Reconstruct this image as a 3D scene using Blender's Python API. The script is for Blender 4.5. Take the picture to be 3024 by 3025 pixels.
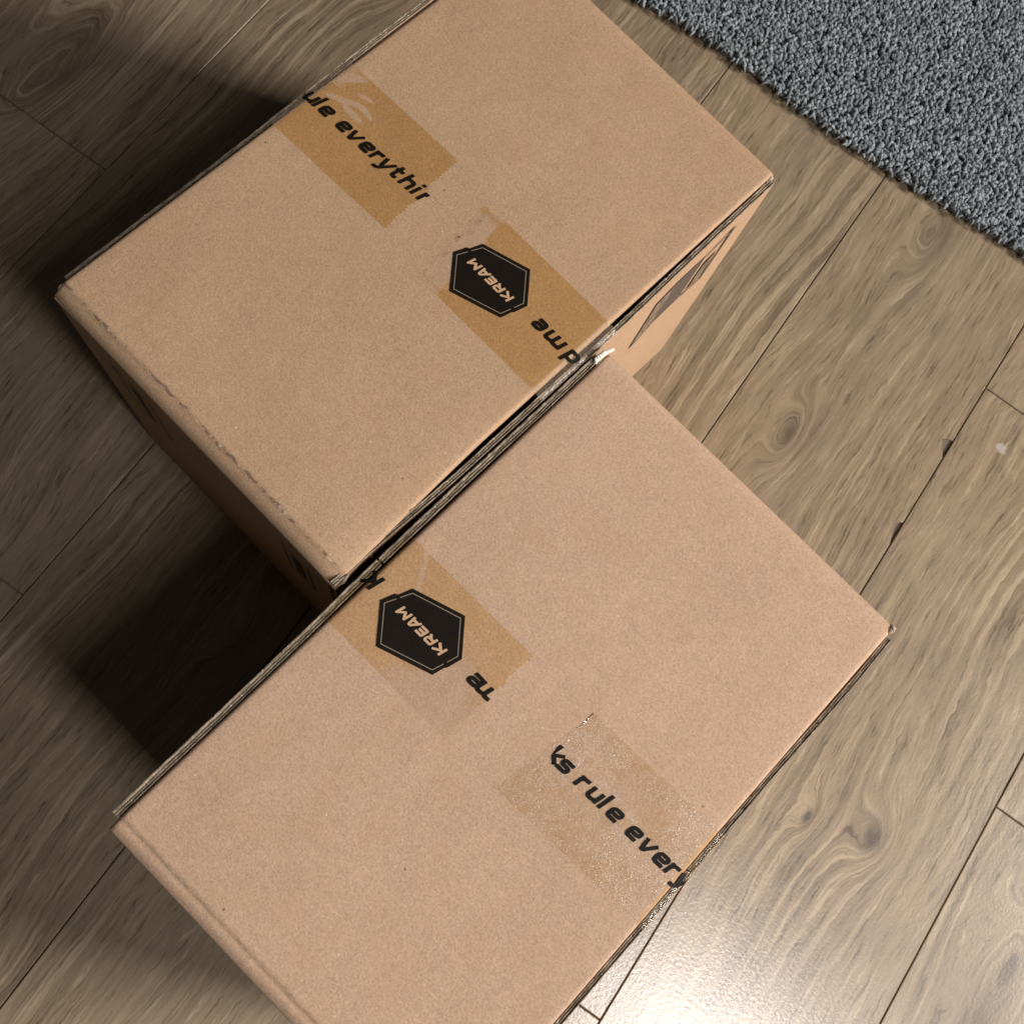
import bpy, bmesh, math, random
import numpy as np
from mathutils import Vector, Matrix, noise as mnoise

for o in list(bpy.data.objects):
    bpy.data.objects.remove(o)
random.seed(7)
rng = np.random.default_rng(7)
S = bpy.context.scene
COL = S.collection
MM = 0.001

# ------------------------------------------------------------------ camera, world, light, exposure
CAM_H = 0.8736
cam_d = bpy.data.cameras.new("camera")
cam = bpy.data.objects.new("camera", cam_d)
COL.objects.link(cam)
right = Vector((0.99273758, 0.0, 0.12030003))
down = Vector((0.02804493, -0.97244681, -0.2314318))
fwd = Vector((0.11698538, 0.23312485, -0.96538449))
m = Matrix((right, -down, -fwd)).transposed().to_4x4()
m.translation = (0, 0, CAM_H)
cam.matrix_world = m
cam_d.sensor_width = 36
cam_d.lens = 37.017
cam_d.clip_start = 0.01
cam_d.clip_end = 50
cam_d.dof.use_dof = True
cam_d.dof.focus_distance = 0.62
cam_d.dof.aperture_fstop = 26
S.camera = cam

world = bpy.data.worlds.new("World")
S.world = world
world.use_nodes = True
bg = world.node_tree.nodes["Background"]
bg.inputs[0].default_value = (1.0, 0.86, 0.72, 1)
bg.inputs[1].default_value = 0.028

lamp_d = bpy.data.lights.new("ceiling_lamp", 'AREA')
lamp_d.shape = 'RECTANGLE'
lamp_d.size = 0.85
lamp_d.size_y = 0.28
lamp_d.energy = 33
lamp_d.color = (1.0, 0.97, 0.94)
lamp = bpy.data.objects.new("ceiling_lamp", lamp_d)
COL.objects.link(lamp)
lamp.location = (0.97, -0.95, 2.35)
lamp.rotation_euler = (0, 0, math.radians(-45))
# second, wider and lower room lamp (its light reaches the floor only on the open side of the boxes)
lamp2_d = bpy.data.lights.new("room_lamp", 'AREA')
lamp2_d.shape = 'RECTANGLE'
lamp2_d.size = 0.8
lamp2_d.size_y = 1.1
lamp2_d.energy = 244
lamp2_d.color = (1.0, 0.93, 0.85)
lamp2 = bpy.data.objects.new("room_lamp", lamp2_d)
COL.objects.link(lamp2)
lamp2.location = (3.30, -0.78, 2.05)
lamp2.rotation_euler = (Vector((0.1, 0.1, 0.2)) - lamp2.location).to_track_quat('-Z', 'Y').to_euler()

S.render.engine = 'CYCLES'
S.view_settings.view_transform = 'Standard'
S.view_settings.look = 'None'
S.view_settings.exposure = 0
S.view_settings.gamma = 1
S.cycles.transparent_max_bounces = 8
S.cycles.max_bounces = 6
S.cycles.diffuse_bounces = 3
S.cycles.glossy_bounces = 3
S.cycles.caustics_reflective = False
S.cycles.caustics_refractive = False

# ------------------------------------------------------------------ helpers
def tag(o, label=None, cat=None, group=None, kind=None):
    if label: o["label"] = label
    if cat: o["category"] = cat
    if group: o["group"] = group
    if kind: o["kind"] = kind
    return o

def empty(name, loc=(0, 0, 0), rz=0.0, parent=None):
    o = bpy.data.objects.new(name, None)
    o.empty_display_size = 0.05
    COL.objects.link(o)
    o.location = loc
    o.rotation_euler = (0, 0, rz)
    o.parent = parent
    return o

def add_mesh(name, verts, faces, mats, parent=None, smooth=False, mat_idx=None):
    me = bpy.data.meshes.new(name)
    me.from_pydata([tuple(v) for v in verts], [], faces)
    for mt in (mats if isinstance(mats, (list, tuple)) else [mats]):
        me.materials.append(mt)
    if mat_idx is not None:
        me.polygons.foreach_set("material_index", mat_idx)
    if smooth:
        me.polygons.foreach_set("use_smooth", [True] * len(me.polygons))
    me.update()
    o = bpy.data.objects.new(name, me)
    COL.objects.link(o)
    o.parent = parent
    return o

def vnoise(x, y, z=0.0):
    return mnoise.noise(Vector((x, y, z)))

class NT:
    """small node-graph builder"""
    def __init__(self, name):
        self.mat = bpy.data.materials.new(name)
        self.mat.use_nodes = True
        self.t = self.mat.node_tree
        self.t.nodes.clear()
        self.out = self.t.nodes.new("ShaderNodeOutputMaterial")
    def _set(self, sock, v):
        if v is None: return
        if isinstance(v, bpy.types.NodeSocket):
            self.t.links.new(v, sock)
        else:
            if hasattr(sock.default_value, "__len__"):
                if not hasattr(v, "__len__"):
                    v = (v,) * len(sock.default_value)
                if len(sock.default_value) == 4 and len(v) == 3:
                    v = tuple(v) + (1,)
            sock.default_value = v
    def node(self, typ, ins=None, **props):
        n = self.t.nodes.new(typ)
        for k, v in props.items(): setattr(n, k, v)
        for k, v in (ins or {}).items(): self._set(n.inputs[k], v)
        return n
    def m(self, op, a, b=None, c=None, clamp=False):
        n = self.t.nodes.new("ShaderNodeMath"); n.operation = op; n.use_clamp = clamp
        self._set(n.inputs[0], a); self._set(n.inputs[1], b); self._set(n.inputs[2], c)
        return n.outputs[0]
    def mix(self, fac, a, b, blend='MIX'):
        n = self.t.nodes.new("ShaderNodeMix"); n.data_type = 'RGBA'; n.blend_type = blend
        self._set(n.inputs[0], fac); self._set(n.inputs[6], a); self._set(n.inputs[7], b)
        return n.outputs[2]
    def noise(self, vec, scale, detail=2, rough=0.5, dist=0.0, dim='3D'):
        n = self.node("ShaderNodeTexNoise", {"Scale": scale, "Detail": detail, "Roughness": rough, "Distortion": dist}, noise_dimensions=dim)
        if dim == '1D': self._set(n.inputs["W"], vec)
        else: self._set(n.inputs["Vector"], vec)
        return n.outputs["Fac"]
    def ss(self, x, lo, hi):
        n = self.node("ShaderNodeMapRange", {"Value": x, "From Min": lo, "From Max": hi}, interpolation_type='SMOOTHSTEP')
        return n.outputs[0]
    def xyz(self, vec):
        n = self.node("ShaderNodeSeparateXYZ", {0: vec}); return n.outputs
    def comb(self, x, y, z=0.0):
        return self.node("ShaderNodeCombineXYZ", {0: x, 1: y, 2: z}).outputs[0]
    def objco(self, obj=None):
        n = self.t.nodes.new("ShaderNodeTexCoord"); n.object = obj
        return n.outputs["Object"]
    def attr(self, name, typ='GEOMETRY'):
        n = self.node("ShaderNodeAttribute", attribute_name=name, attribute_type=typ)
        return n
    def bump(self, h, strength, dist, normal=None):
        n = self.node("ShaderNodeBump", {"Height": h, "Strength": strength, "Distance": dist})
        if normal: self._set(n.inputs["Normal"], normal)
        return n.outputs[0]
    def finish(self, shader):
        self.t.links.new(shader, self.out.inputs[0]); return self.mat
    def principled(self, **k):
        ins = {kk.replace("_", " "): v for kk, v in k.items()}
        return self.node("ShaderNodeBsdfPrincipled", ins).outputs[0]

# ------------------------------------------------------------------ materials
def plain(name, col, rough=0.6, spec=0.4):
    n = NT(name)
    return n.finish(n.principled(Base_Color=col, Roughness=rough, Specular_IOR_Level=spec))

def mat_kraft(name, base, off, crease=1.0):
    n = NT(name)
    co = n.objco()
    x, y, z = n.xyz(co)
    p = n.node("ShaderNodeVectorMath", {0: co, 1: (off, off * 1.7, off * .3)}, operation='ADD').outputs[0]
    big = n.noise(p, 9, 3, .55)
    mid = n.noise(p, 120, 3, .6)
    fine = n.noise(p, 820, 3, .7)
    fib = n.noise(n.node("ShaderNodeVectorMath", {0: p, 1: (1.0, 0.33, 1.0)}, operation='MULTIPLY').outputs[0], 1500, 2, .6, 0.6)
    fac = n.m('ADD', n.m('ADD', n.m('MULTIPLY', n.m('SUBTRACT', big, .5), .24), n.m('MULTIPLY', n.m('SUBTRACT', mid, .5), .20)),
              n.m('ADD', n.m('MULTIPLY', n.m('SUBTRACT', fine, .5), .85), n.m('MULTIPLY', n.m('SUBTRACT', fib, .5), .75)))
    val = n.m('ADD', 1.0, fac)
    c = n.node("ShaderNodeVectorMath", {0: base, 1: n.comb(val, val, val)}, operation='MULTIPLY').outputs[0]
    # warm / pale drift of the liner pulp
    hue = n.noise(p, 45, 2, .5)
    c = n.mix(n.m('MULTIPLY', n.ss(hue, .42, .72), .22), c, (base[0] * 1.02, base[1] * .92, base[2] * .78))
    # pale fibres and dark specks
    v1 = n.node("ShaderNodeTexVoronoi", {"Vector": n.node("ShaderNodeVectorMath", {0: p, 1: (1.0, .45, 1.0)}, operation='MULTIPLY').outputs[0], "Scale": 300.0})
    g1 = n.m('GREATER_THAN', n.xyz(v1.outputs["Color"])[0], .975)
    sp = n.m('MULTIPLY', n.m('LESS_THAN', v1.outputs["Distance"], .10), g1)
    c = n.mix(n.m('MULTIPLY', sp, .6), c, (.78, .62, .46))
    v2 = n.node("ShaderNodeTexVoronoi", {"Vector": p, "Scale": 95.0})
    g2 = n.m('GREATER_THAN', n.xyz(v2.outputs["Color"])[1], .955)
    dk = n.m('MULTIPLY', n.m('LESS_THAN', v2.outputs["Distance"], .055), g2)
    c = n.mix(n.m('MULTIPLY', dk, .8), c, (.05, .03, .02))
    if crease:
        # scuffed paper along the score line at x = 0
        jit = n.m('MULTIPLY', n.m('SUBTRACT', n.noise(p, 160, 3, .6), .5), .004)
        d = n.m('ABSOLUTE', n.m('SUBTRACT', x, jit))
        lim = n.m('MULTIPLY', n.ss(n.noise(p, 110, 3, .65), .50, .68), .0009)
        wr = n.m('LESS_THAN', d, lim)
        c = n.mix(n.m('MULTIPLY', wr, .7 * crease), c, (.52, .44, .35))
        dk2 = n.m('MULTIPLY', n.m('LESS_THAN', n.m('ABSOLUTE', n.m('SUBTRACT', d, .0004)), .0003), n.m('GREATER_THAN', n.noise(p, 150, 3, .6), .52))
        c = n.mix(n.m('MULTIPLY', dk2, .75 * crease), c, (.09, .06, .04))
    h = n.m('ADD', n.m('MULTIPLY', fine, .6), n.m('MULTIPLY', fib, .4))
    wash = n.m('SINE', n.m('MULTIPLY', x, 2 * math.pi / .0066))
    nb = n.bump(wash, .05, .0004)
    nb = n.bump(n.noise(p, 25, 3, .5), .32, .0014, nb)
    nb = n.bump(h, .55, .0004, nb)
    return n.finish(n.principled(Base_Color=c, Roughness=.72, Specular_IOR_Level=.28, Normal=nb))

def mat_cut_edge():
    n = NT("cut_cardboard_edge")
    co = n.objco()
    q = n.node("ShaderNodeVectorMath", {0: co, 1: (1, 6, 1)}, operation='MULTIPLY').outputs[0]
    a = n.noise(q, 160, 4, .7)
    c = n.mix(n.ss(a, .3, .72), (.10, .075, .052), (.38, .31, .235))
    b = n.m('GREATER_THAN', n.noise(co, 420, 2, .5), .70)
    c = n.mix(n.m('MULTIPLY', b, .7), c, (.72, .68, .60))
    return n.finish(n.principled(Base_Color=c, Roughness=.9, Specular_IOR_Level=.15))

def mat_tape(name, tint, seed, spark, gloss=.8):
    """clear packing tape: wets the board where it sticks, milky where it does not, with glints painted as pale flecks"""
    n = NT(name)
    co = n.objco()
    p = n.node("ShaderNodeVectorMath", {0: co, 1: (seed, seed, 0)}, operation='ADD').outputs[0]
    adh = n.attr("adhesion").outputs["Fac"]
    br = n.noise(p, 700, 3, .7)
    br2 = n.noise(p, 95, 3, .6)
    a = n.m('ADD', adh, n.m('ADD', n.m('MULTIPLY', n.m('SUBTRACT', br, .5), .30), n.m('MULTIPLY', n.m('SUBTRACT', br2, .5), .25)))
    a = n.ss(a, .05, .95)
    tr = n.node("ShaderNodeBsdfTransparent", {"Color": n.mix(a, (.985, .975, .96), tint)}).outputs[0]
    wr = n.noise(n.node("ShaderNodeVectorMath", {0: p, 1: (1.0, .5, 1.0)}, operation='MULTIPLY').outputs[0], 1400, 2, .6)
    nb = n.bump(n.noise(p, 140, 3, .6), .35, .0008)
    nb = n.bump(wr, spark, .0006, nb)
    spk = n.attr("gloss").outputs["Fac"]
    gl = n.node("ShaderNodeBsdfGlossy", {"Color": (1, 1, 1), "Roughness": .16, "Normal": nb}).outputs[0]
    df = n.node("ShaderNodeBsdfDiffuse", {"Color": (.62, .46, .34)}).outputs[0]
    milk_glint = n.node("ShaderNodeMixShader", {0: n.m('MULTIPLY', n.m('SUBTRACT', 1.0, a), .12), 1: tr, 2: df}).outputs[0]
    glint_fleck = n.m('MULTIPLY', n.ss(n.noise(p, 1100, 2, .6), .56, .70), n.m('SUBTRACT', 1.0, a))  # lamp glints on the film's wrinkles, painted as pale diffuse flecks
    glint_df = n.node("ShaderNodeBsdfDiffuse", {"Color": (.88, .82, .74)}).outputs[0]
    milk_glint = n.node("ShaderNodeMixShader", {0: n.m('MULTIPLY', glint_fleck, spark * .55), 1: milk_glint, 2: glint_df}).outputs[0]
    fr = n.node("ShaderNodeFresnel", {"IOR": 1.46}).outputs[0]
    sh = n.node("ShaderNodeMixShader", {0: n.m('MULTIPLY', fr, n.m('MULTIPLY', spk, gloss)), 1: milk_glint, 2: gl}).outputs[0]
    return n.finish(sh)

def mat_ink():
    n = NT("black_ink")
    co = n.objco()
    a = n.noise(co, 600, 2, .6)
    nb = n.bump(n.noise(co, 500, 2, .6), .25, .0003)
    c = n.mix(a, (.006, .0045, .0035), (.012, .009, .007))
    return n.finish(n.principled(Base_Color=c, Roughness=.5, Specular_IOR_Level=.10, Normal=nb))

def mat_print():
    """faint flexo print on the end flap"""
    n = NT("flexo_print")
    co = n.objco()
    tone = n.attr("tone").outputs["Fac"]
    a = n.noise(co, 260, 3, .7)
    ink = n.mix(n.ss(a, .25, .75), (.075, .055, .042), (.10, .075, .06))
    worn = n.mix(n.ss(n.noise(n.node("ShaderNodeVectorMath", {0: co, 1: (1, 1, .25)}, operation='MULTIPLY').outputs[0], 300, 3, .7), .42, .6), (.11, .08, .06), (.27, .19, .13))
    c = n.mix(tone, ink, worn)
    return n.finish(n.principled(Base_Color=c, Roughness=.7, Specular_IOR_Level=.25))

PLANK_ANGLE = 0.957295

def mat_wood(floor_obj):
    n = NT("laminate_wood")
    co = n.objco(floor_obj)
    x, y, _ = n.xyz(co)
    gx = n.attr("grain_x", 'OBJECT').outputs["Fac"]
    gy = n.attr("grain_y", 'OBJECT').outputs["Fac"]
    tone = n.attr("tone", 'OBJECT').outputs["Fac"]
    X = n.m('ADD', x, gx)
    Y = n.m('ADD', y, gy)
    # growth-ring field: across coordinate bent by slow stretched noise, plus knots
    f1 = n.noise(n.comb(n.m('MULTIPLY', X, 2.2), n.m('MULTIPLY', Y, 4.5)), 1, 2, .45)
    f2 = n.noise(n.comb(n.m('MULTIPLY', X, 11), n.m('MULTIPLY', Y, 30)), 1, 3, .5)
    F = n.m('ADD', Y, n.m('ADD', n.m('MULTIPLY', f1, .085), n.m('MULTIPLY', f2, .010)))
    kn_dark = None
    for kx, ky, sx, sy, am in KNOTS:
        dx = n.m('DIVIDE', n.m('SUBTRACT', x, kx), sx)
        dy = n.m('DIVIDE', n.m('SUBTRACT', y, ky), sy)
        wob = n.m('MULTIPLY', n.m('SUBTRACT', f2, .5), 1.1)
        d2 = n.m('ADD', n.m('ADD', n.m('MULTIPLY', dx, dx), n.m('MULTIPLY', dy, dy)), wob)
        g = n.m('EXPONENT', n.m('MULTIPLY', d2, -1.0))
        F = n.m('ADD', F, n.m('MULTIPLY', g, am))
        core = n.m('EXPONENT', n.m('MULTIPLY', d2, -4.5))
        kn_dark = core if kn_dark is None else n.m('MAXIMUM', kn_dark, core)
    F = n.m('ADD', F, n.m('MULTIPLY', n.noise(n.comb(n.m('MULTIPLY', X, 70), n.m('MULTIPLY', Y, 160)), 1, 3, .6), .0045))
    rings = n.noise(F, 95, 2, .5, dim='1D')
    rings2 = n.noise(n.m('ADD', F, 3.7), 330, 2, .6, dim='1D')
    streak = n.noise(n.comb(n.m('MULTIPLY', X, 16), n.m('MULTIPLY', F, 210)), 1, 4, .65)
    blot = n.noise(n.comb(n.m('MULTIPLY', X, 9), n.m('MULTIPLY', Y, 26)), 1, 4, .62)
    patch = n.noise(n.comb(n.m('MULTIPLY', X, 20), n.m('MULTIPLY', F, 60)), 1, 4, .7)
    pore = n.noise(n.comb(n.m('MULTIPLY', X, 60), n.m('MULTIPLY', F, 900)), 1, 2, .5)
    # ring contrast comes and goes along the board
    rc = n.ss(n.noise(n.comb(n.m('MULTIPLY', X, 4), n.m('MULTIPLY', Y, 14), 5.0), 1, 2, .5), .35, .68)
    g = n.m('ADD', .5, n.m('MULTIPLY', n.m('MULTIPLY', n.m('SUBTRACT', n.ss(rings, .30, .70), .5), .30), n.m('ADD', .25, rc)))
    g = n.m('ADD', g, n.m('MULTIPLY', n.m('MULTIPLY', n.m('SUBTRACT', rings2, .5), .34), n.m('ADD', .3, rc)))
    g = n.m('ADD', g, n.m('MULTIPLY', n.m('SUBTRACT', streak, .5), .62))
    g = n.m('ADD', g, n.m('MULTIPLY', n.m('SUBTRACT', blot, .5), .42))
    g = n.m('ADD', g, n.m('MULTIPLY', n.m('SUBTRACT', patch, .5), .40))
    g = n.m('ADD', g, n.m('MULTIPLY', n.m('SUBTRACT', tone, .5), .22))
    ln = n.m('SUBTRACT', 1.0, n.ss(n.m('ABSOLUTE', n.m('SUBTRACT', rings, .52)), .0, .045))
    ln2 = n.m('SUBTRACT', 1.0, n.ss(n.m('ABSOLUTE', n.m('SUBTRACT', rings2, .5)), .0, .06))
    brk = n.ss(patch, .36, .62)
    g = n.m('SUBTRACT', g, n.m('MULTIPLY', n.m('MULTIPLY', n.m('ADD', n.m('MULTIPLY', ln, .22), n.m('MULTIPLY', ln2, .15)), brk), n.m('ADD', .25, rc)))
    g = n.m('ADD', g, .045)
    dash = n.noise(n.comb(n.m('MULTIPLY', X, 26), n.m('MULTIPLY', F, 380), 2.0), 1, 3, .6)
    g = n.m('SUBTRACT', g, n.m('MULTIPLY', n.ss(dash, .55, .68), .30))
    dash2 = n.noise(n.comb(n.m('MULTIPLY', X, 20), n.m('MULTIPLY', F, 300), 9.0), 1, 3, .6)
    g = n.m('ADD', g, n.m('MULTIPLY', n.ss(dash2, .56, .70), .24))
    ramp = n.node("ShaderNodeValToRGB", {0: g})
    el = ramp.color_ramp.elements
    el[0].position = .15; el[0].color = (.100, .072, .048, 1)
    el[1].position = .85; el[1].color = (.378, .298, .205, 1)
    e = el.new(.40); e.color = (.198, .147, .096, 1)
    e = el.new(.62); e.color = (.276, .207, .136, 1)
    c = ramp.outputs[0]
    c = n.mix(n.m('MULTIPLY', n.ss(pore, .60, .74), .30), c, (.085, .060, .040))
    c = n.mix(n.m('MULTIPLY', kn_dark, .55), c, (.085, .060, .040))
    # cool / warm drift of the printed decor
    c = n.mix(n.m('MULTIPLY', n.ss(n.noise(n.comb(n.m('MULTIPLY', X, 5), n.m('MULTIPLY', Y, 9)), 1, 2, .5), .4, .7), .20), c, (.205, .165, .132))
    # a dried white paint spot
    dx = n.m('SUBTRACT', x, .556); dy = n.m('SUBTRACT', y, -.2955)
    dd = n.m('SQRT', n.m('ADD', n.m('MULTIPLY', dx, dx), n.m('MULTIPLY', dy, dy)))
    dd = n.m('ADD', dd, n.m('MULTIPLY', n.m('SUBTRACT', n.noise(co, 220, 2, .6), .5), .008))
    c = n.mix(n.m('MULTIPLY', n.m('SUBTRACT', 1.0, n.ss(dd, .003, .0065)), .45), c, (.55, .50, .50))
    rough = n.m('ADD', .37, n.m('MULTIPLY', n.m('SUBTRACT', streak, .5), .18))
    # orange-peel of the lacquer, embossed pores
    nb = n.bump(n.noise(co, 330, 3, .6), .14, .0010)
    cb = nb
    nb = n.bump(g, .07, .0006, nb)
    nb = n.bump(pore, .06, .0004, nb)
    return n.finish(n.principled(Base_Color=c, Roughness=rough, Specular_IOR_Level=.28, Normal=nb,
                                 Coat_Weight=1.0, Coat_IOR=1.66, Coat_Roughness=.245, Coat_Normal=cb))

def mat_pile():
    n = NT("carpet_yarn")
    geo = n.node("ShaderNodeNewGeometry")
    r = geo.outputs["Random Per Island"]
    co = n.objco()
    blot = n.noise(co, 30, 3, .6)
    f = n.m('ADD', n.m('MULTIPLY', r, .8), n.m('MULTIPLY', blot, .35))
    ramp = n.node("ShaderNodeValToRGB", {0: f})
    el = ramp.color_ramp.elements
    el[0].position = .10; el[0].color = (.108, .122, .136, 1)
    el[1].position = .95; el[1].color = (.295, .338, .370, 1)
    e = el.new(.5); e.color = (.155, .177, .193, 1)
    c = ramp.outputs[0]
    nb = n.bump(n.noise(co, 2500, 2, .6), .6, .0006)
    return n.finish(n.principled(Base_Color=c, Roughness=.95, Specular_IOR_Level=.1, Normal=nb, Sheen_Weight=.15))

def mat_backing():
    n = NT("carpet_backing")
    co = n.objco()
    a = n.noise(co, 240, 3, .7)
    c = n.mix(a, (.08, .09, .10), (.20, .22, .235))
    nb = n.bump(n.noise(co, 300, 2, .6), 1.0, .003)
    return n.finish(n.principled(Base_Color=c, Roughness=.97, Specular_IOR_Level=.1, Normal=nb))

# ------------------------------------------------------------------ floor of laminate planks
ca, sa = math.cos(PLANK_ANGLE), math.sin(PLANK_ANGLE)
KNOTS = [  # along, across, size along, size across, ring amplitude (metres, floor frame)
    (.4446, -.125, .034, .014, .030), (.1857, -.3695, .030, .021, .026), (.170, -.313, .018, .010, .010),
    (.310, .6077, .050, .018, .030), (.7045, -.1317, .030, .012, .022), (.013, .150, .05, .02, .02),
    (.165, -.517, .04, .022, .03), (.52, .22, .04, .018, .025), (-.12, .41, .05, .022, .028), (.60, .42, .04, .02, .02),
    (.345, .60, .13, .034, .05), (.72, -.145, .10, .026, .035), (.10, -.52, .12, .03, .05), (-.16, .40, .12, .03, .04)]

M_DARK = plain("dark_gap", (.15, .12, .095), .9, .1)
L0 = 2.4
floor = add_mesh("floor", [(-1.6, -1.4, -.0026), (2.3, -1.4, -.0026), (2.3, 1.6, -.0026), (-1.6, 1.6, -.0026),
                           (-1.6, -1.4, -.03), (2.3, -1.4, -.03), (2.3, 1.6, -.03), (-1.6, 1.6, -.03)],
                 [(0, 1, 2, 3), (7, 6, 5, 4), (0, 4, 5, 1), (1, 5, 6, 2), (2, 6, 7, 3), (3, 7, 4, 0)], M_DARK)
floor.rotation_euler = (0, 0, PLANK_ANGLE)
tag(floor, kind="structure")
M_WOOD = mat_wood(floor)

def plank_mesh(x0, x1, y0, y1, notches=()):
    """one plank with a chamfered rim; notches are chips broken out of the y0 edge"""
    g = .0005; ch = .0006; th = .0024
    x0 += g * 1.1; x1 -= g * 1.1; y0 += g; y1 -= g
    top = [(x0 + ch, y0 + ch)]
    for pts in notches: top += pts
    top += [(x1 - ch, y0 + ch), (x1 - ch, y1 - ch), (x0 + ch, y1 - ch)]
    low = []
    for (x, y) in top:
        low.append((x0 if x == x0 + ch else x1 if x == x1 - ch else x, y0 if y == y0 + ch else y1 if y == y1 - ch else y))
    k = len(top)
    V = [(x, y, 0) for x, y in top] + [(x, y, -ch * .8) for x, y in low] + [(x, y, -th) for x, y in low]
    Fc = [tuple(range(k))]
    for a in (0, k):
        for i in range(k):
            j = (i + 1) % k
            Fc.append((a + i, a + k + i, a + k + j, a + j))
    return V, Fc

PL = .986
rows = [-1.205, -1.015, -.825, -.635, -.4454, -.2545, -.0648, .1222, .3105, .5047, .693, .882, 1.07, 1.26]
for r in range(len(rows) - 1):
    y0, y1 = rows[r], rows[r + 1]
    ph = .271 + (PL / 3) * ((r - 3) % 3)     # stair-step stagger of the end joints
    start = ph - PL * 2
    k = 0
    while start + k * PL < 1.9:
        x0 = start + k * PL; x1 = x0 + PL; k += 1
        if x1 < -1.1: continue
        notch = ()
        if abs(y0 + .2545) < .001 and x0 < .45 < x1:
            b = y0 + .0005 + .0006
            notch = ([(.4125, b), (.420, b + .0014), (.4325, b + .0050), (.4365, b + .0016), (.4375, b)],
                     [(.5140, b), (.521, b + .0032), (.5295, b + .0090), (.5330, b + .0022), (.5340, b)])
        V, Fc = plank_mesh(x0, x1, y0, y1, notch)
        o = add_mesh("plank", V, Fc, M_WOOD, floor)
        o["grain_x"] = random.uniform(-20, 20)
        o["grain_y"] = random.uniform(-20, 20)
        o["tone"] = random.uniform(.35, .65)

# ------------------------------------------------------------------ carpet
M_PILE = mat_pile(); M_BACK = mat_backing()
edge = [(-.55, 1.085), (-.20, .935), (.05, .822), (.150, .772), (.2317, .7272), (.2727, .7043), (.3361, .6607), (.4006, .6093), (.4703, .5601), (.5454, .5146),
        (.6019, .4788), (.70, .412), (.85, .30), (1.05, .16)]
carpet = empty("carpet", (.7, .8, 0))
tag(carpet, "grey curly-pile carpet lying on the wood floor", "carpet")
def offs(d):
    r_ = []
    for i, p in enumerate(edge):
        a = Vector(edge[max(0, i - 1)]); b = Vector(edge[min(len(edge) - 1, i + 1)])
        t = (b - a).normalized(); nrm = Vector((-t.y, t.x))
        if nrm.x + nrm.y < 0: nrm = -nrm
        r_.append(Vector(p) + nrm * d)
    return r_
back = []
strips = [(0.0045, .0005), (0.0035, .003), (.006, .0045), (.02, .005), (.75, .005)]
V = []; Fc = []
for d, zz in strips:
    V += [(p.x - .7, p.y - .8, zz) for p in offs(d)]
ne = len(edge)
for s in range(len(strips) - 1):
    for i in range(ne - 1):
        a = s * ne + i
        Fc.append((a, a + 1, a + ne + 1, a + ne))
add_mesh("backing", V, Fc, M_BACK, carpet)

def inside_carpet(px, py):
    d_edge = np.full(px.shape, 1e9); sgn = np.zeros(px.shape)
    for i in range(ne - 1):
        ax, ay = edge[i]; bx, by = edge[i + 1]
        vx, vy = bx - ax, by - ay; l2 = vx * vx + vy * vy
        t = np.clip(((px - ax) * vx + (py - ay) * vy) / l2, 0, 1)
        dx = px - ax - t * vx; dy = py - ay - t * vy
        d = np.hypot(dx, dy); cr = vx * dy - vy * dx
        up = d < d_edge
        d_edge = np.where(up, d, d_edge); sgn = np.where(up, np.sign(cr), sgn)
    return d_edge * sgn
sp = .0030
gx_, gy_ = np.meshgrid(np.arange(.10, .95, sp), np.arange(.33, 1.0, sp))
px = (gx_ + rng.uniform(-.5, .5, gx_.shape) * sp).ravel(); py = (gy_ + rng.uniform(-.5, .5, gy_.shape) * sp).ravel()
dd = inside_carpet(px, py)
keep = (dd > .0022) & (dd < .40)
px = px[keep]; py = py[keep]; dd = dd[keep]
NTF = len(px); RINGS = 5; SID = 4
ang = rng.uniform(0, 2 * np.pi, NTF); bend = rng.uniform(-2.2, 2.2, NTF)
rad = rng.uniform(.0010, .0016, NTF); ln = rng.uniform(.006, .0110, NTF); hgt = rng.uniform(.0045, .0070, NTF) * np.clip(.62 + dd / .018, 0, 1)
allv = np.zeros((NTF, RINGS * SID, 3))
cx = px.copy(); cy = py.copy()
for k in range(RINGS):
    u = k / (RINGS - 1)
    a = ang + bend * (u - .3)
    if k: cx = cx + np.cos(a) * ln / RINGS; cy = cy + np.sin(a) * ln / RINGS
    # a loop that climbs from the backing, arches over and dives back
    cz = .0045 + hgt * np.sin(np.pi * min(1, .18 + u * .72))
    rr = rad * (.75 + .5 * math.sin(math.pi * u))
    for s in range(SID):
        t = 2 * math.pi * s / SID + .6
        allv[:, k * SID + s, 0] = cx - np.sin(a) * rr * math.cos(t) - .7
        allv[:, k * SID + s, 1] = cy + np.cos(a) * rr * math.cos(t) - .8
        allv[:, k * SID + s, 2] = cz + rr * math.sin(t)
q = []
for k in range(RINGS - 1):
    for s in range(SID):
        s2 = (s + 1) % SID
        q.append((k * SID + s, k * SID + s2, (k + 1) * SID + s2, (k + 1) * SID + s))
q.append((3, 2, 1, 0)); q.append(tuple((RINGS - 1) * SID + s for s in range(SID)))
q = np.array(q)
fidx = (q[None] + (np.arange(NTF) * RINGS * SID)[:, None, None]).reshape(-1, 4)
me = bpy.data.meshes.new("pile")
me.vertices.add(NTF * RINGS * SID); me.vertices.foreach_set("co", allv.reshape(-1))
me.loops.add(fidx.size); me.loops.foreach_set("vertex_index", fidx.reshape(-1).astype(np.int32))
me.polygons.add(len(fidx)); me.polygons.foreach_set("loop_start", np.arange(0, fidx.size, 4, dtype=np.int32))
me.polygons.foreach_set("use_smooth", np.ones(len(fidx), dtype=bool))
me.update(calc_edges=True)
me.materials.append(M_PILE)
pile = bpy.data.objects.new("pile", me); COL.objects.link(pile); pile.parent = carpet
tag(pile, kind="stuff")

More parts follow.
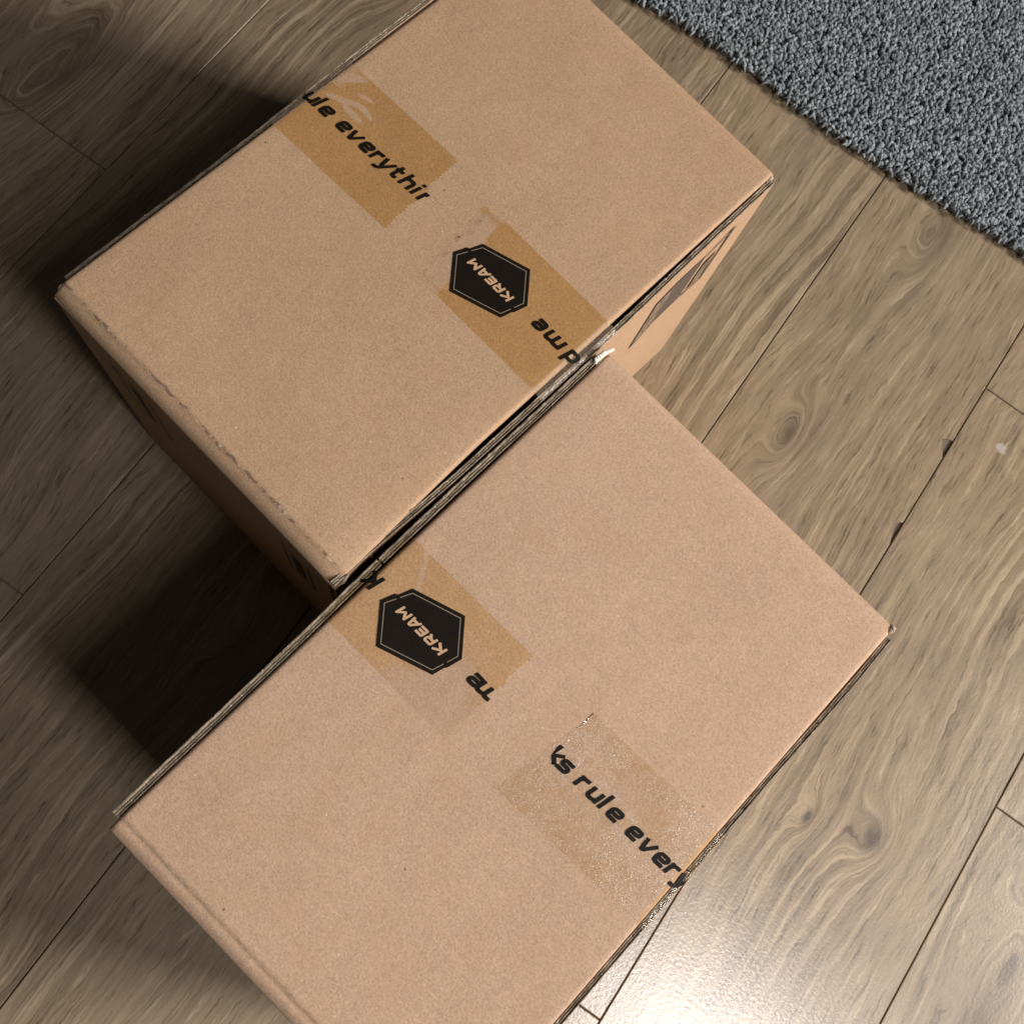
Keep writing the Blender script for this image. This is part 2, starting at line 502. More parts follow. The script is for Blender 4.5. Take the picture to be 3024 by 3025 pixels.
# ------------------------------------------------------------------ stroke lettering
def arc_poly(pts, r):
    """polyline with filleted inner corners, resampled to about 0.8 mm"""
    out = [Vector(pts[0])]
    for i in range(1, len(pts) - 1):
        p = Vector(pts[i]); a = Vector(pts[i - 1]); b = Vector(pts[i + 1])
        da = (a - p); db = (b - p)
        rr = min(r, da.length * .49, db.length * .49)
        A = p + da.normalized() * rr; B = p + db.normalized() * rr
        for k in range(6):
            t = k / 5
            out.append(A * (1 - t) ** 2 + p * 2 * t * (1 - t) + B * t * t)
    out.append(Vector(pts[-1]))
    res = [out[0]]
    for a, b in zip(out, out[1:]):
        n_ = max(1, int((b - a).length / .8))
        for k in range(1, n_ + 1): res.append(a + (b - a) * k / n_)
    return [p for i, p in enumerate(res) if i == 0 or (p - res[i - 1]).length > 1e-4]

GL = {
 'e': [([(7.5, 1.0), (1.05, 1.0), (1.05, 6.6), (7.0, 6.6), (7.0, 3.75), (1.3, 3.75)], 1.9)],
 'u': [([(1.05, 7.6), (1.05, 1.0), (5.0, 1.0), (6.9, 2.6)], 2.0), ([(6.9, 7.6), (6.9, 0)], 0)],
 'l': [([(1.05, 10.7), (1.05, 0)], 0)],
 'r': [([(1.05, 7.6), (1.05, 0)], 0), ([(1.05, 4.6), (2.6, 6.6), (5.9, 6.6)], 1.2)],
 'v': [([(.9, 7.6), (2.9, .75), (4.0, .75), (7.9, 7.6)], .3)],
 'y': [([(.9, 7.6), (2.9, 1.0), (4.6, 1.0)], .6), ([(8.0, 7.6), (4.4, .6), (2.7, -2.0), (-.6, -2.0)], 2.0)],
 't': [([(2.1, 10.0), (2.1, 1.0), (5.6, 1.0)], 1.8), ([(.1, 6.7), (5.6, 6.7)], 0)],
 'h': [([(1.05, 10.7), (1.05, 0)], 0), ([(1.05, 5.0), (2.6, 6.6), (7.0, 6.6), (7.0, 0)], 1.8)],
 'i': [([(1.05, 7.6), (1.05, 0)], 0), ([(1.05, 10.8), (1.05, 8.9)], 0)],
 'n': [([(1.05, 7.6), (1.05, 0)], 0), ([(1.05, 5.0), (2.6, 6.6), (7.0, 6.6), (7.0, 0)], 1.8)],
 'm': [([(1.05, 7.6), (1.05, 0)], 0), ([(1.05, 5.2), (2.4, 6.6), (6.5, 6.6), (6.5, 0)], 1.6), ([(6.5, 5.2), (7.9, 6.6), (11.9, 6.6), (11.9, 0)], 1.6)],
 's': [([(7.4, 6.6), (1.15, 6.6), (1.15, 3.8), (6.7, 3.8), (6.7, 1.0), (.2, 1.0)], 1.4)],
 'k': [([(1.05, 10.7), (1.05, 0)], 0), ([(7.0, 7.4), (2.6, 3.9)], 0), ([(2.6, 3.9), (7.0, .2)], 0)],
 'K': [([(1.05, 10.7), (1.05, 0)], 0), ([(7.8, 10.2), (2.4, 5.4)], 0), ([(2.4, 5.4), (8.0, .4)], 0)],
 'd': [([(6.9, 10.7), (6.9, 0)], 0), ([(6.9, 6.6), (1.05, 6.6), (1.05, 1.0), (6.9, 1.0)], 1.9)],
}
CAP = {  # emblem capitals, 5.7 mm tall
 'K': [([(.85, 5.7), (.85, 0)], 0), ([(6.0, 5.45), (2.2, 2.9), (6.2, .2)], 0)],
 'R': [([(.85, 0), (.85, 4.95), (5.2, 4.95), (5.2, 2.35), (1.2, 2.35)], .8), ([(3.2, 2.3), (5.6, .2)], 0)],
 'E': [([(5.4, 4.95), (.85, 4.95), (.85, .75), (5.4, .75)], .3), ([(1.0, 2.85), (5.0, 2.85)], 0)],
 'A': [([(.3, 0), (3.2, 5.1), (4.3, 5.1), (5.4, 0)], .3), ([(1.9, 1.55), (5.0, 1.55)], 0)],
 'M': [([(.8, 0), (.8, 5.2), (3.7, 1.9), (6.6, 5.2), (6.6, 0)], .1)],
}
def ribbon(bm, pts, w, fn):
    """ribbon of width w along pts (glyph space) placed through fn(r, u)"""
    L = len(pts); vs = []
    for i, p in enumerate(pts):
        t0 = (pts[i] - pts[i - 1]).normalized() if i else (pts[1] - pts[0]).normalized()
        t1 = (pts[i + 1] - pts[i]).normalized() if i < L - 1 else t0
        t = (t0 + t1)
        t = t.normalized() if t.length > 1e-6 else t0
        nrm = Vector((-t.y, t.x)); c_ = max(.5, nrm.dot(Vector((-t0.y, t0.x))))
        o = nrm * (w / 2 / c_)
        row = [bm.verts.new(fn(*(p + o * k))) for k in (1, 0, -1)]
        vs.append(row)
    for a, b in zip(vs, vs[1:]):
        for k in (0, 1):
            bm.faces.new((a[k], a[k + 1], b[k + 1], b[k]))

def text_bm(items, glyphs, w, to_xv, shear=.235, lift=0.0):
    """2-D lettering: x = across tape, y = v along tape, z = lift; items = [(char, r0)]"""
    bm = bmesh.new(); li = 0
    for ch, r0 in items:
        for pts, rad_ in glyphs[ch]:
            P = arc_poly(pts, rad_) if rad_ else arc_poly([pts[0], pts[1]], 0) if len(pts) == 2 else arc_poly(pts, .01)
            z = lift + .006 * (li % 4); li += 1
            def fn(r, u, r0=r0, z=z):
                xx, vv = to_xv(r0 + r + shear * u, u); return (xx, vv, z)
            ribbon(bm, P, w, fn)
    return bm

def bend_to_path(bm, path, name, mat, parent):
    """carry a flat (x, v, lift) mesh in mm onto the tape path over the box edge"""
    for v in bm.verts:
        x, vv, lift = v.co
        y, z, ny, nz = path(vv)
        v.co = Vector((x, y + ny * lift, z + nz * lift + path.und(x, y))) * MM
    bmesh.ops.recalc_face_normals(bm, faces=bm.faces[:])
    me_ = bpy.data.meshes.new(name); bm.to_mesh(me_); bm.free()
    me_.materials.append(mat)
    o = bpy.data.objects.new(name, me_); COL.objects.link(o); o.parent = parent
    return o

# ------------------------------------------------------------------ cardboard boxes
M_CUT = mat_cut_edge(); M_INK = mat_ink(); M_PRINT = mat_print()
M_LINE = plain("emblem_line", (.23, .18, .13), .5)
M_WHITE = plain("torn_white_paper", (.78, .74, .68), .9, .1)
M_TORN = plain("torn_paper", (.40, .33, .26), .9, .1)
H = 288.0
BEV_W = 9.2

def lid_und(x, y, L, W, seed):
    """slow warp of the lid in mm, fading out at its edges"""
    if x <= 3 or x >= L - 9 or y <= 2.6 or y >= W - 2.6: return 0.0
    f = min(1, (x - 3) / 12, (L - 9 - x) / 12, (y - 2.6) / 12, (W - 2.6 - y) / 12)
    return f * (.40 * vnoise(x * .02 + seed, y * .025) + .12 * vnoise(x * .08, y * .08 + seed))

def make_path(flip, W, bow=0.0, L=379.5, seed=0.0):
    """tape path in (y, z) mm; v > 0 runs in over the lid from the edge, v < 0 hangs down the end"""
    pts = [(60, 0), (2.2, 0), (0.6, -.12), (-.9, -.5), (-3.0 - bow, -1.5), (-4.9 - bow, -2.9), (-5.5 - bow, -5.5), (-5.3, -20), (-5.2, -75)]
    seg = [0.0]
    for a, b in zip(pts[1:], pts[2:]):
        seg.append(seg[-1] + math.hypot(b[0] - a[0], b[1] - a[1]))
    def path(v):
        if v >= 2.2:
            y, z, ty, tz = v, 0, -1, 0
        else:
            s = 2.2 - v; i = 0
            while i < len(seg) - 2 and s > seg[i + 1]: i += 1
            t = (s - seg[i]) / (seg[i + 1] - seg[i])
            a, b = pts[i + 1], pts[i + 2]
            y = a[0] + (b[0] - a[0]) * t; z = a[1] + (b[1] - a[1]) * t
            # smoothed tangent
            c0 = pts[i]; c3 = pts[min(i + 3, len(pts) - 1)]
            t0 = Vector((b[0] - c0[0], b[1] - c0[1])).normalized(); t1 = Vector((c3[0] - a[0], c3[1] - a[1])).normalized()
            tt = (t0 * (1 - t) + t1 * t).normalized(); ty, tz = tt
        ny, nz = tz, -ty
        if flip: return (W - y, H + z, -ny, nz)
        return (y, H + z, ny, nz)
    path.und = lambda x, y: lid_und(x, y, L, W, seed)
    return path

def top_panel(box, L, W, mat, seed, droop, tuck, BEV_D):
    """lid sheet: bevelled strip beyond the score at x=0, rounded fold at x=L, rolled ends; mm"""
    up = [(-BEV_W, -BEV_D - 3.5), (-BEV_W, -BEV_D - 1.0), (-BEV_W + .25, -BEV_D - .1), (-BEV_W * .93, -BEV_D * .88), (-BEV_W * .6, -BEV_D * .56), (-BEV_W * .3, -BEV_D * .27),
          (-1.5, -1.15), (-.6, -.55), (0, -.42), (.5, -.22), (1.3, -.05), (3, 0)]
    n_ = 64
    up += [(3 + (L - 16) * (k / n_), 0) for k in range(1, n_ + 1)]
    up += [(L - 9, -.12), (L - 6, -.45), (L - 3.6, -1.15), (L - 1.8, -2.4), (L - .6, -4.2), (L, -6.5), (L, -10)]
    vp = [(-.7, -6), (-.65, -2.6), (-.3, -1.3), (.35, -.55), (1.3, -.14), (2.6, 0)]
    k_ = 44
    vs = vp + [(2.6 + (W - 5.2) * k / k_, 0) for k in range(1, k_)] + [(W - y, z) for y, z in reversed(vp)]
    V = []
    for (x, zx) in up:
        for (y, zy) in vs:
            und = lid_und(x, y, L, W, seed)
            xx, yy, zz = x, y, zx + zy + und
            # the lid edge slackens and rolls over towards the score corner
            if droop:
                e = max(0, 1 - max(x, 0) / 115) ** 1.5
                if y < 26:
                    f = (1 - y / 26) if y > 0 else 1
                    yy -= droop * e * max(0, f) ** 2
                    zz -= droop * .75 * e * max(0, f) ** 2.5
            # the strip pinches in at the far corner
            if x < 0 and tuck and y > W - 40:
                xx *= 1 - .10 * ((y - W + 40) / 40) ** 2
            # ragged score
            if abs(x) < 1.4:
                xx += .45 * vnoise(y * .11, seed) + .25 * vnoise(y * .5, seed)
            V.append((xx * MM, yy * MM, (H + zz) * MM))
    nv = len(vs)
    Fc = [(i * nv + j, (i + 1) * nv + j, (i + 1) * nv + j + 1, i * nv + j + 1) for i in range(len(up) - 1) for j in range(nv - 1)]
    return add_mesh("top_panel", V, Fc, mat, box, smooth=True)

def slab(name, a, b, mat, box):
    x0, y0, z0 = [v * MM for v in a]; x1, y1, z1 = [v * MM for v in b]
    V = [(x0, y0, z0), (x1, y0, z0), (x1, y1, z0), (x0, y1, z0), (x0, y0, z1), (x1, y0, z1), (x1, y1, z1), (x0, y1, z1)]
    F_ = [(3, 2, 1, 0), (4, 5, 6, 7), (0, 1, 5, 4), (1, 2, 6, 5), (2, 3, 7, 6), (3, 0, 4, 7)]
    return add_mesh(name, V, F_, mat, box)

def flap(box, x0, x1, W, flip, mat, seed, bowf, topf, thick=3.6):
    """outer end flap of corrugated board; its cut upper edge shows liners, medium and frayed fibres"""
    prof = [(0, 0, .0), (0, 1, -.05), (.45, 1, -.02), (.5, 1, -.7), (1.35, 1, -.9), (1.55, 1, -.35), (1.85, 1, -.4), (2.1, 1, -.9), (3.0, 1, -.7), (3.1, 1, 0), (3.6, 1, -.1), (3.6, 0, 0)]
    n_ = int((x1 - x0) / .9); V = []; mi = []; Fc = []
    np_ = len(prof)
    for i in range(n_ + 1):
        x = x0 + (x1 - x0) * i / n_
        bow = bowf(x); top = H + topf(x)
        for j, (d, up_, dz) in enumerate(prof):
            jit = 0; jd = 0
            if up_:
                jit = .22 * vnoise(x * .12, j * 3.1 + seed) + .16 * vnoise(x * 1.1, j * 5.3 + seed)
                fr = vnoise(x * .55 + 40, j * 2.3 + seed)
                if fr > .5 and vnoise(x * .06, j + seed) > 0: jit += (fr - .5) * 3.5
                jd = .10 * vnoise(x * .3, j * 4.7 + seed + 9)
            yy = -(1.0 + d * thick / 3.6 + bow * (1 if up_ else .25) + jd)
            zz = (top + dz + jit) if up_ else 3.0
            if flip: yy = W - yy
            V.append((x * MM, yy * MM, zz * MM))
    for i in range(n_):
        for j in range(np_ - 1):
            a = i * np_ + j; b = a + np_
            Fc.append((a, a + 1, b + 1, b)); mi.append(1 if 1 <= j <= np_ - 3 else 0)
    Fc.append(tuple(range(np_))); mi.append(1); Fc.append(tuple(range(n_ * np_, n_ * np_ + np_))); mi.append(1)
    return add_mesh("flap", V, Fc, [mat, M_CUT], box, mat_idx=mi)

def tape(box, path, v_end, x_of, width, mat, adhf, seed, hang=60, skew=0.0, glossf=lambda x, v: 1.0, bubbles=()):
    """tape strip from the hanging end (v=-hang) to the serrated torn end v_end; x_of(v) gives its low edge"""
    vv = [-hang, -40, -25, -15] + list(np.arange(-10, 4, .5)) + list(np.arange(4, v_end, 1.0)) + [v_end]
    nx = 66; V = []; adh = []; gls = []
    for iv, v in enumerate(vv):
        for k in range(nx + 1):
            x = x_of(v) + width * k / nx
            ve = v
            last = max(0, min(1, (v - (v_end - 6)) / 6))
            tooth = abs(((k / nx * width / 2.6 + seed) % 1) - .5) * 2
            ve = v + last * (-2.3 * tooth + 2.4 * vnoise(k * .13, seed) + skew * (k / nx - .5))
            y, z, ny, nz = path(ve)
            a = adhf(x, ve)
            lift = .14 + (.06 + .12 * vnoise(x * .35, ve * .35, seed)) * (1 - min(1, max(0, a)))
            if ve < 1.5: lift += .22 * vnoise(x * .8, ve * .6, seed + 3) + .1
            gv = glossf(x, ve)
            for bx, bv, br_, bh in bubbles:
                q_ = ((x - bx) ** 2 + (ve - bv) ** 2) / br_ ** 2
                if q_ < 4:
                    e_ = math.exp(-q_ * 1.5); lift += bh * e_; a -= 1.2 * e_; gv += 14 * e_
            if k in (0, nx): lift = .10; a = min(a, .55)
            gls.append(gv)
            V.append((x * MM, (y + ny * lift) * MM, (z + nz * lift + path.und(x, y)) * MM)); adh.append(a)
    nxx = nx + 1
    Fc = [(i * nxx + j, i * nxx + j + 1, (i + 1) * nxx + j + 1, (i + 1) * nxx + j) for i in range(len(vv) - 1) for j in range(nx)]
    if path(50)[0] < 100: Fc = [f[::-1] for f in Fc]      # film faces outward
    o = add_mesh("tape", V, Fc, mat, box, smooth=True)
    at = o.data.attributes.new("adhesion", 'FLOAT', 'POINT')
    at.data.foreach_set("value", adh)
    at = o.data.attributes.new("gloss", 'FLOAT', 'POINT')
    at.data.foreach_set("value", gls)
    return o

HEX = [(199.0, 88.1), (208.8, 57.1), (190.8, 41.6), (182.3, 43.9), (180.2, 45.2), (173.6, 46.9), (162.8, 79.4), (182.0, 96.0), (190.0, 92.9), (191.2, 91.0)]
def inset(poly, d):
    P = [Vector(p) for p in poly]; n_ = len(P); res = []
    area = sum(P[i].x * P[(i + 1) % n_].y - P[(i + 1) % n_].x * P[i].y for i in range(n_))
    sg = 1 if area > 0 else -1
    for i in range(n_):
        a, p, b = P[i - 1], P[i], P[(i + 1) % n_]
        t0 = (p - a).normalized(); t1 = (b - p).normalized()
        n0 = Vector((-t0.y, t0.x)) * sg; n1 = Vector((-t1.y, t1.x)) * sg
        mdir = (n0 + n1).normalized(); res.append(p + mdir * d / max(.4, mdir.dot(n0)))
    return res

def emblem(tp, path, dx, v_of, kraft):
    """black hexagon badge with a fine inner line and knocked-out capitals; coordinates as on the first box"""
    bm = bmesh.new()
    rim = inset(HEX, -.35)
    vs = [bm.verts.new((p.x + dx, v_of(p.y), .36)) for p in rim]
    bm.faces.new(vs)
    for k in range(30):                                    # cut up so the print follows the lid
        for no in ((1, 0, 0), (0, 1, 0)):
            c0 = [min(v.co[i] for v in bm.verts) + 5 * (k + 1) for i in (0, 1)]
            bmesh.ops.bisect_plane(bm, geom=bm.verts[:] + bm.edges[:] + bm.faces[:], plane_co=(c0[0], c0[1], 0), plane_no=no)
        if k > 12: break
    bmesh.ops.triangulate(bm, faces=bm.faces[:])
    e = bend_to_path(bm, path, "emblem", M_INK, tp)
    core = [HEX[0], HEX[1], HEX[2], HEX[5], HEX[6], HEX[7]]
    q_ = inset(core, 2.05)
    lines = []
    g1 = .56; 
    def cut(a, b, t0, t1): return [a + (b - a) * t0, a + (b - a) * t1]
    lines.append([q_[0], q_[1], q_[2]] + [cut(q_[2], q_[3], 0, .42)[1]])
    lines.append([cut(q_[2], q_[3], .56, 1)[0], q_[3], q_[4], q_[5], cut(q_[5], q_[0], 0, .42)[1]])
    lines.append([cut(q_[5], q_[0], .56, 1)[0], q_[0]])
    bm = bmesh.new()
    for k, l_ in enumerate(lines):
        ribbon(bm, arc_poly([tuple(p) for p in l_], .05), .45, lambda r, u, k=k: (r + dx, v_of(u), 0.42 + .004 * k))
    bend_to_path(bm, path, "emblem_line", M_LINE, tp)
    def xv(r, u): return (188.9 - u + dx, v_of(50.0 + r))
    bm = text_bm([('K', 0), ('R', 7.4), ('E', 14.3), ('A', 20.4), ('M', 27.5)], CAP, 1.45, xv, .25, .43)
    bend_to_path(bm, path, "emblem_lettering", kraft, tp)

def lettering(tp, path, items, to_xv, clip=None):
    bm = text_bm(items, GL, 2.28, to_xv, .235, .38)
    for co, no in (clip or []):
        bmesh.ops.bisect_plane(bm, geom=bm.verts[:] + bm.edges[:] + bm.faces[:], plane_co=co, plane_no=no, clear_outer=True)
    return bend_to_path(bm, path, "lettering", M_INK, tp)

def build_box(name, L, W, mat, seed, droop, tuck, bev):
    box = empty(name)
    top_panel(box, L, W, mat, seed, droop, tuck, bev)
    slab("side_panel", (-BEV_W + .05, 0, .5), (-BEV_W + 3, W, H - bev - 2.4), mat, box)
    slab("side_panel", (L - 3.1, 0, .5), (L - .1, W, H - 8), mat, box)
    slab("bottom_panel", (-BEV_W + 3, .3, .5), (L - 3.1, W - .3, 3.5), mat, box)
    slab("inner_flap", (-BEV_W + 3.2, .4, 3.6), (L - 3.4, 3.4, H - 9), mat, box)
    slab("inner_flap", (-BEV_W + 3.2, W - 3.4, 3.6), (L - 3.4, W - .4, H - 9), mat, box)
    return box

def place(box, ang, ox, oy):
    c_, s_ = math.cos(ang), math.sin(ang)
    box.location = (c_ * ox - s_ * oy, s_ * ox + c_ * oy, 0)
    box.rotation_euler = (0, 0, ang)

def sm(x, a, b):
    t = max(0, min(1, (x - a) / (b - a))); return t * t * (3 - 2 * t)

# ---- first box, beside the carpet
K_A = mat_kraft("kraft_olive", (.395, .262, .168), 3.1)
K_B = mat_kraft("kraft_pink", (.430, .292, .204), 11.7, .25)
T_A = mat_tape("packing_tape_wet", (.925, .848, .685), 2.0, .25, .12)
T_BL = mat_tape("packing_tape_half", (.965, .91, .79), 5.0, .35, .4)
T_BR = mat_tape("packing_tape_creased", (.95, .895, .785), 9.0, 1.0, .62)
K_LET = plain("kraft_through_film", (.47, .30, .18), .6)

LA, WA = 379.5, 231.5
boxA = build_box("shipping_box", LA, WA, K_A, 3.3, 5.0, True, 5.4)
place(boxA, 0.7835593, 0.0565274, 0.0933104)
tag(boxA, "brown cardboard box next to the grey carpet, dark square print on its lit end", "box", "taped cardboard boxes on the wood floor")
bowA = lambda x: 2.6 * sm(x, 10, 95) * (1 - .8 * sm(x, 190, 360)) + .15
topA = lambda x: -2.6 + 1.0 * sm(x, 150, 330) - 1.2 * (1 - sm(x, 0, 60))
flap(boxA, -BEV_W + 1, 187.6, WA, False, K_A, 1.2, bowA, topA)
flap(boxA, 189.2, LA - 7, WA, False, K_A, 7.7, bowA, topA)
topA2 = lambda x: -4.2 + 3.4 * sm(x, 90, 280)
flap(boxA, 3, 187.6, WA, True, K_A, 15.2, lambda x: .15 + .8 * sm(x, 120, 260), topA2)
flap(boxA, 189.2, LA - 4, WA, True, K_A, 21.7, lambda x: .15 + .8 * sm(x, 120, 260), topA2)

pAR = make_path(False, WA, 1.9, LA, 3.3)
pAL = make_path(True, WA, 0, LA, 3.3)
# tape on the lit end: emblem and "d me"
def adh_ar(x, v):
    band = sm(v, 83 + 6 * vnoise(x * .06, 2) + .10 * (x - 188), 90 + .10 * (x - 188))
    edge_ = max(0, 1 - abs(x - 216) / 5) * .9
    edge2 = max(0, 1 - abs(x - 158) / 3.5) * .5
    a = 1.15 - 1.25 * band + max(edge_, edge2) * band + 1.1 * sm(v, 99, 104) * max(0, vnoise(x * .25, v * .25, 4))
    if v < 2: a = .1
    if v < 14 and x < 172: a -= .75 * max(0, vnoise(x * .18, v * .3, 8) + .15)
    return a
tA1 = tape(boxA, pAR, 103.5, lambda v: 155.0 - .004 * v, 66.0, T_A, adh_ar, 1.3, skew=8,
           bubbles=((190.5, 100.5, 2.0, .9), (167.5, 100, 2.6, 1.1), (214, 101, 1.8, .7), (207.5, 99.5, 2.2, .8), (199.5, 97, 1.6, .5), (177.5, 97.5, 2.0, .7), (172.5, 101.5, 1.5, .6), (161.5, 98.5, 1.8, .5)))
emblem(tA1, pAR, 0.0, lambda y: y, K_LET)
lettering(tA1, pAR, [('d', -5.2), ('m', 6.9), ('e', 22.2)], lambda r, u: (191.7 - u, r))
# tape on the far end: "ule everythin"
def adh_al(x, v):
    a = 1.15
    for (cx_, cv, lx, lv, an) in ((217, 8, 11, 3.2, .7), (203, 17, 16, 2.3, .45), (200, 26, 10, 2.6, 0.0), (207, 31, 9, 2.0, -.1), (214, 24, 7, 1.6, .3)):
        dx_ = x - cx_; dv = v - cv
        u_ = dx_ * math.sin(an) + dv * math.cos(an); w_ = dx_ * math.cos(an) - dv * math.sin(an)
        q2 = (u_ / lx) ** 2 + (w_ / lv) ** 2
        a -= 1.1 * max(0, 1.3 - q2) if q2 < 1.3 else 0
    if v < 2: a = .2
    if x > 206 and v < 14: a -= .8 * sm(14 - v, 0, 10)
    return a
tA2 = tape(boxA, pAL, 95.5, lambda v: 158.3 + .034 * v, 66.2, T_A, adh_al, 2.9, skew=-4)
xvA = lambda r, u: (185.2 + .052 * (r - 5.8) + u, r)      # r = distance in from the far edge
lettering(tA2, pAL, [('u', -3.0), ('l', 5.6), ('e', 10.3), ('e', 24.9), ('v', 34.2), ('e', 44.4), ('r', 53.8), ('y', 60.9), ('t', 70.3), ('h', 78.6), ('i', 88.4), ('n', 93.8)],
          xvA, clip=[((189, 96.4, 0), (-.28, 1, 0))])

# print on the lit end flap: three panels and fine outlines
def printed(box, polys, plane_y, name="printed_mark"):
    V = []; Fc = []; tone = []
    for k, (pts, tn) in enumerate(polys):
        b = len(V)
        V += [(x * MM, (plane_y - .45 - .05 * k) * MM, z * MM) for x, z in pts]; Fc.append(tuple(range(b, b + len(pts)))); tone += [tn] * len(pts)
    o = add_mesh(name, V, Fc, M_PRINT, box)
    at = o.data.attributes.new("tone", 'FLOAT', 'POINT'); at.data.foreach_set("value", tone)
    return o
def rect(x0, z0, x1, z1): return [(x0, z0), (x1, z0), (x1, z1), (x0, z1)]
# upper end-flap face leans with the bow, so the mark is laid on a leaning strip
mk = []
mk.append(([(285, 196), (315, 197), (318, 258), (288, 260)], 0.0))
mk.append(([(267, 180), (284.6, 194), (287.6, 259), (269.5, 254)], 1.0))
mk.append(([(267, 180), (270.0, 182), (272.6, 254.9), (269.5, 254)], .0))
mk.append(([(269.5, 252.4), (288, 258.2), (288, 260), (269.5, 254)], .0))
mk.append(([(267, 180), (285, 194.2), (285, 196.2), (268.6, 183)], .0))
mk.append(([(315.8, 196.4), (341, 193), (341, 196.4), (315.8, 199.6)], .1))
mk.append(([(337.6, 196), (341, 194), (344.5, 267), (340.8, 266)], .1))
mk.append(([(318.2, 254.6), (344.5, 263), (344.5, 267), (318.2, 258)], .1))
mk.append(([(320.5, 201), (334, 199.5), (337, 243), (323.5, 240)], .85))
pm = printed(boxA, mk, 0)
for v in pm.data.vertices:          # follow the flap's outer face (leans out towards the top)
    x = v.co.x / MM; z = v.co.z / MM
    t = (z - 3) / (H + topA(x) - 3)
    off = 1.0 + 3.6 + bowA(x) * (.25 + .75 * t)
    v.co.y -= off * MM
# fine prints on the shaded side panel
def side_mark(y0, z0, y1, z1):
    w = 1.6; X = (-BEV_W - .15) * MM
    V = []; Fc = []
    for k, (a, b, c_, d_) in enumerate(((y0, z0, y0 + w, z1), (y1 - w, z0, y1, z1), (y0 + w, z1 - w, y1 - w, z1), (y0 + w, z0, y1 - w, z0 + w), ((y0 + y1) / 2 - 5, z0 + 10, (y0 + y1) / 2 + 5, z1 - 10))):
        i = len(V)
        V += [(X, a * MM, b * MM), (X, c_ * MM, b * MM), (X, c_ * MM, d_ * MM), (X, a * MM, d_ * MM)]; Fc.append((i, i + 3, i + 2, i + 1))
    add_mesh("printed_mark", V, Fc, M_PRINT, boxA)
side_mark(160, 165, 195, 245)
side_mark(20, 160, 44, 240)

# ---- second box, in front
LB, WB = 376.8, 233.5
boxB = build_box("shipping_box", LB, WB, K_B, 8.8, 0.0, False, 3.2)
place(boxB, 0.7964807, -0.1110782, -0.1575096)
tag(boxB, "brown cardboard box with creased tape and a white torn corner, pushed against the other box", "box", "taped cardboard boxes on the wood floor")
bowB = lambda x: .25 + .9 * sm(x, 120, 190) * (1 - sm(x, 240, 330))
topB = lambda x: -1.6 + .8 * vnoise(x * .02, 3.3)
flap(boxB, -2, 187.4, WB, True, K_B, 31.2, bowB, topB, 4.2)
flap(boxB, 188.8, LB - 8, WB, True, K_B, 37.7, bowB, topB, 4.2)
topB2 = lambda x: -2.4 + .8 * vnoise(x * .02, 7.3)
bowB2 = lambda x: .2 + .7 * sm(x, 250, 330) * (1 - sm(x, 340, 370))
flap(boxB, -2, 187.4, WB, False, K_B, 41.2, bowB2, topB2, 3.2)
flap(boxB, 188.8, LB - 8, WB, False, K_B, 47.7, bowB2, topB2, 3.2)
pBL = make_path(True, WB, 0, LB, 8.8)
pBR = make_path(False, WB, 0, LB, 8.8)
def adh_bl(x, v):
    a = .95 - .75 * sm(v, 38, 66) * (1 - sm(x, 172, 205)) - .4 * (1 - sm(x, 150, 172)) * sm(v, 20, 50)
    a += .45 * max(0, vnoise(x * .11, v * .11, 3)) + .45 * sm(v, 78, 90) * sm(x, 166, 176)
    d = abs((x - 208) * .55 + (v - 12) * .83 + 1.2 * vnoise(v * .2, 2))      # one long crease from the edge
    if 0 < v < 42 and x > 178 and d < 1.3: a -= 1.0
    return a
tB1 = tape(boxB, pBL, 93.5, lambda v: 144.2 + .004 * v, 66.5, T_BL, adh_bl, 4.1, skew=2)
emblem(tB1, pBL, -9.2, lambda y: WB - (y + 125.2), K_LET)
# on this end v runs against the reading direction
lettering(tB1, pBL, [('K', 227.6)], lambda r, u: (182.7 - u, WB - r))
lettering(tB1, pBL, [('m', 136.2), ('e', 147.6)], lambda r, u: (182.7 - u, WB - r), clip=[((178, 93.4, 0), (.12, 1, 0))])
def adh_br(x, v):
    a = .50 + .30 * vnoise(x * .05, v * .05, 7) + .30 * vnoise(x * .2, v * .25, 5)
    if v > 78: a -= .3 * sm(x, 165, 190) * (1 - sm(x, 196, 212)) 
    if v < 26: a -= .35 * (1 - sm(v, 6, 26))
    if v < 2.5: return .75
    for c0 in (186, 176):
        if abs(x - c0 - .28 * (v - 40) + 1.5 * vnoise(v * .06, c0)) < 1.0 and v < 62: a -= .6
    return a
tB2 = tape(boxB, pBR, 100.0, lambda v: 148.5 - .03 * v, 67.0, T_BR, adh_br, 6.6, skew=-14, glossf=lambda x, v: (.08 if x > 181 else .25) if v < 2.5 else 1.0 + 1.3 * max(0, vnoise(x * .09, v * .09, 2) + .2))
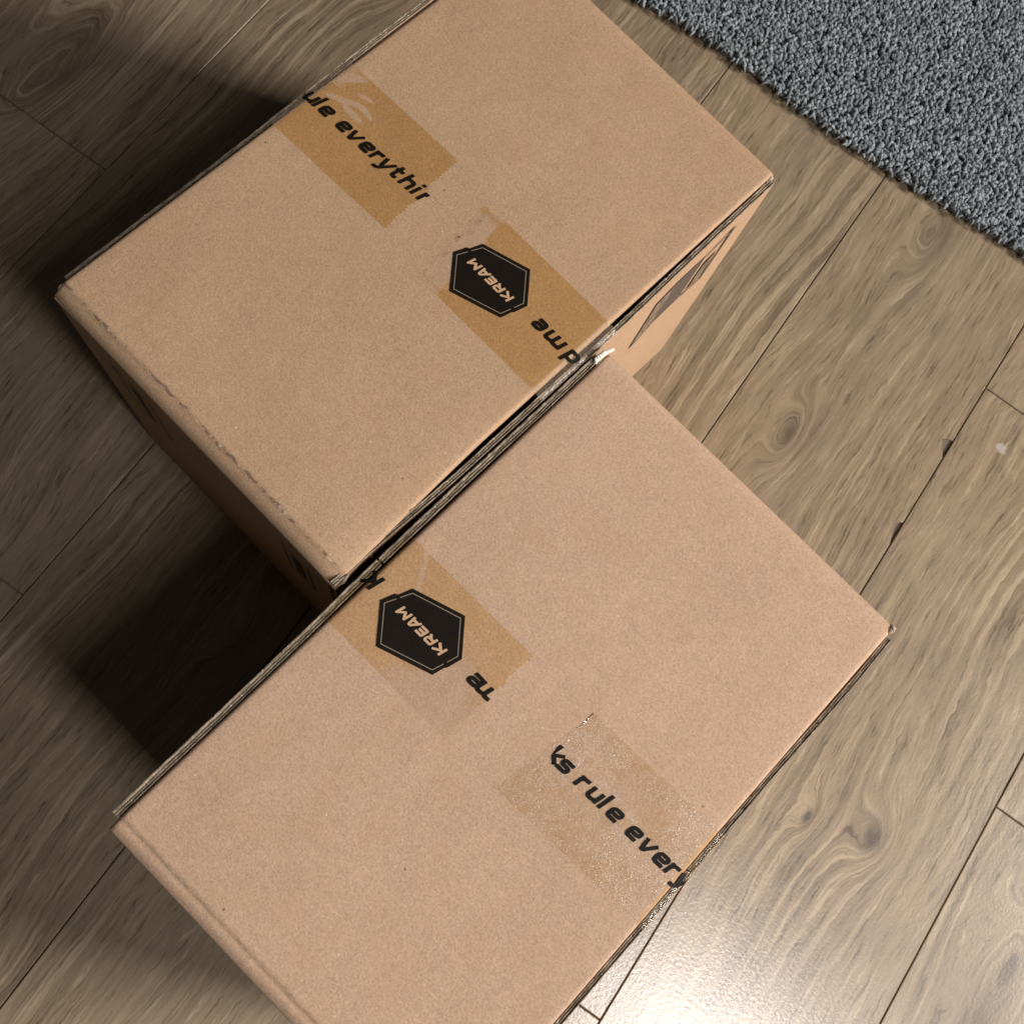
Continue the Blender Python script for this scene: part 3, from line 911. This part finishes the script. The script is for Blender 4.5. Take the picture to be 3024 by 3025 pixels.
lettering(tB2, pBR, [('k', -97.2), ('s', -89.8), ('r', -76.2), ('u', -67.6), ('l', -58.3), ('e', -52.6), ('e', -38.2), ('v', -28.4), ('e', -18.2), ('r', -9.2), ('y', -1.6)],
          lambda r, u: (176.8 + .018 * (r + 76) + u, -r), clip=[((180, 94.6, 0), (-.15, 1, 0))])

# torn paper at corners
def torn(box, pts, r, mat, seed, name="torn_paper"):
    """crumpled twist of torn liner along pts (mm)"""
    V = []; Fc = []; n_ = 7; m_ = 22
    for i in range(m_):
        t = i / (m_ - 1); k = t * (len(pts) - 1); j = min(int(k), len(pts) - 2); f = k - j
        p = Vector(pts[j]) * (1 - f) + Vector(pts[j + 1]) * f
        d = (Vector(pts[j + 1]) - Vector(pts[j])).normalized()
        a = d.cross(Vector((0, 0, 1))).normalized(); b = d.cross(a)
        for s in range(n_):
            th = 2 * math.pi * s / n_ + t * 7
            rr = r * (.35 + .65 * math.sin(math.pi * min(1, .1 + t * .85))) * (1 + .55 * vnoise(i * .9, s * 1.7, seed))
            q_ = p + (a * math.cos(th) + b * math.sin(th)) * rr
            V.append(q_ * MM)
    for i in range(m_ - 1):
        for s in range(n_):
            s2 = (s + 1) % n_
            Fc.append((i * n_ + s, i * n_ + s2, (i + 1) * n_ + s2, (i + 1) * n_ + s))
    Fc.append(tuple(range(n_))[::-1]); Fc.append(tuple((m_ - 1) * n_ + s for s in range(n_)))
    return add_mesh(name, V, Fc, mat, box)
torn(boxB, [(364.5, WB + 1.5, H - 1.5), (367, WB + 2.8, H + .3), (372, WB + 2.0, H + 1.6), (378.5, WB - .2, H + 1.0)], 1.7, M_WHITE, 2.2)
torn(boxB, [(LB - 7, .5, H - 1.5), (LB - 3, -.5, H - 2.4), (LB - .5, 1.0, H - 4)], 2.2, M_TORN, 5.1)
torn(boxA, [(-7, -4.6, H - 10), (-3, -6.0, H - 6), (1.5, -5.2, H - 3.4)], 1.0, M_TORN, 9.9)
torn(boxA, [(LA - 10, -1.2, H - 2.4), (LA - 5, -1.6, H - 3.0), (LA - 1.5, .4, H - 5)], 1.1, M_TORN, 12.3)
torn(boxA, [(-5, WA - 1, H - 5), (-2.5, WA + .8, H - 4.2), (0, WA + .6, H - 3)], 1.1, M_TORN, 14.4)
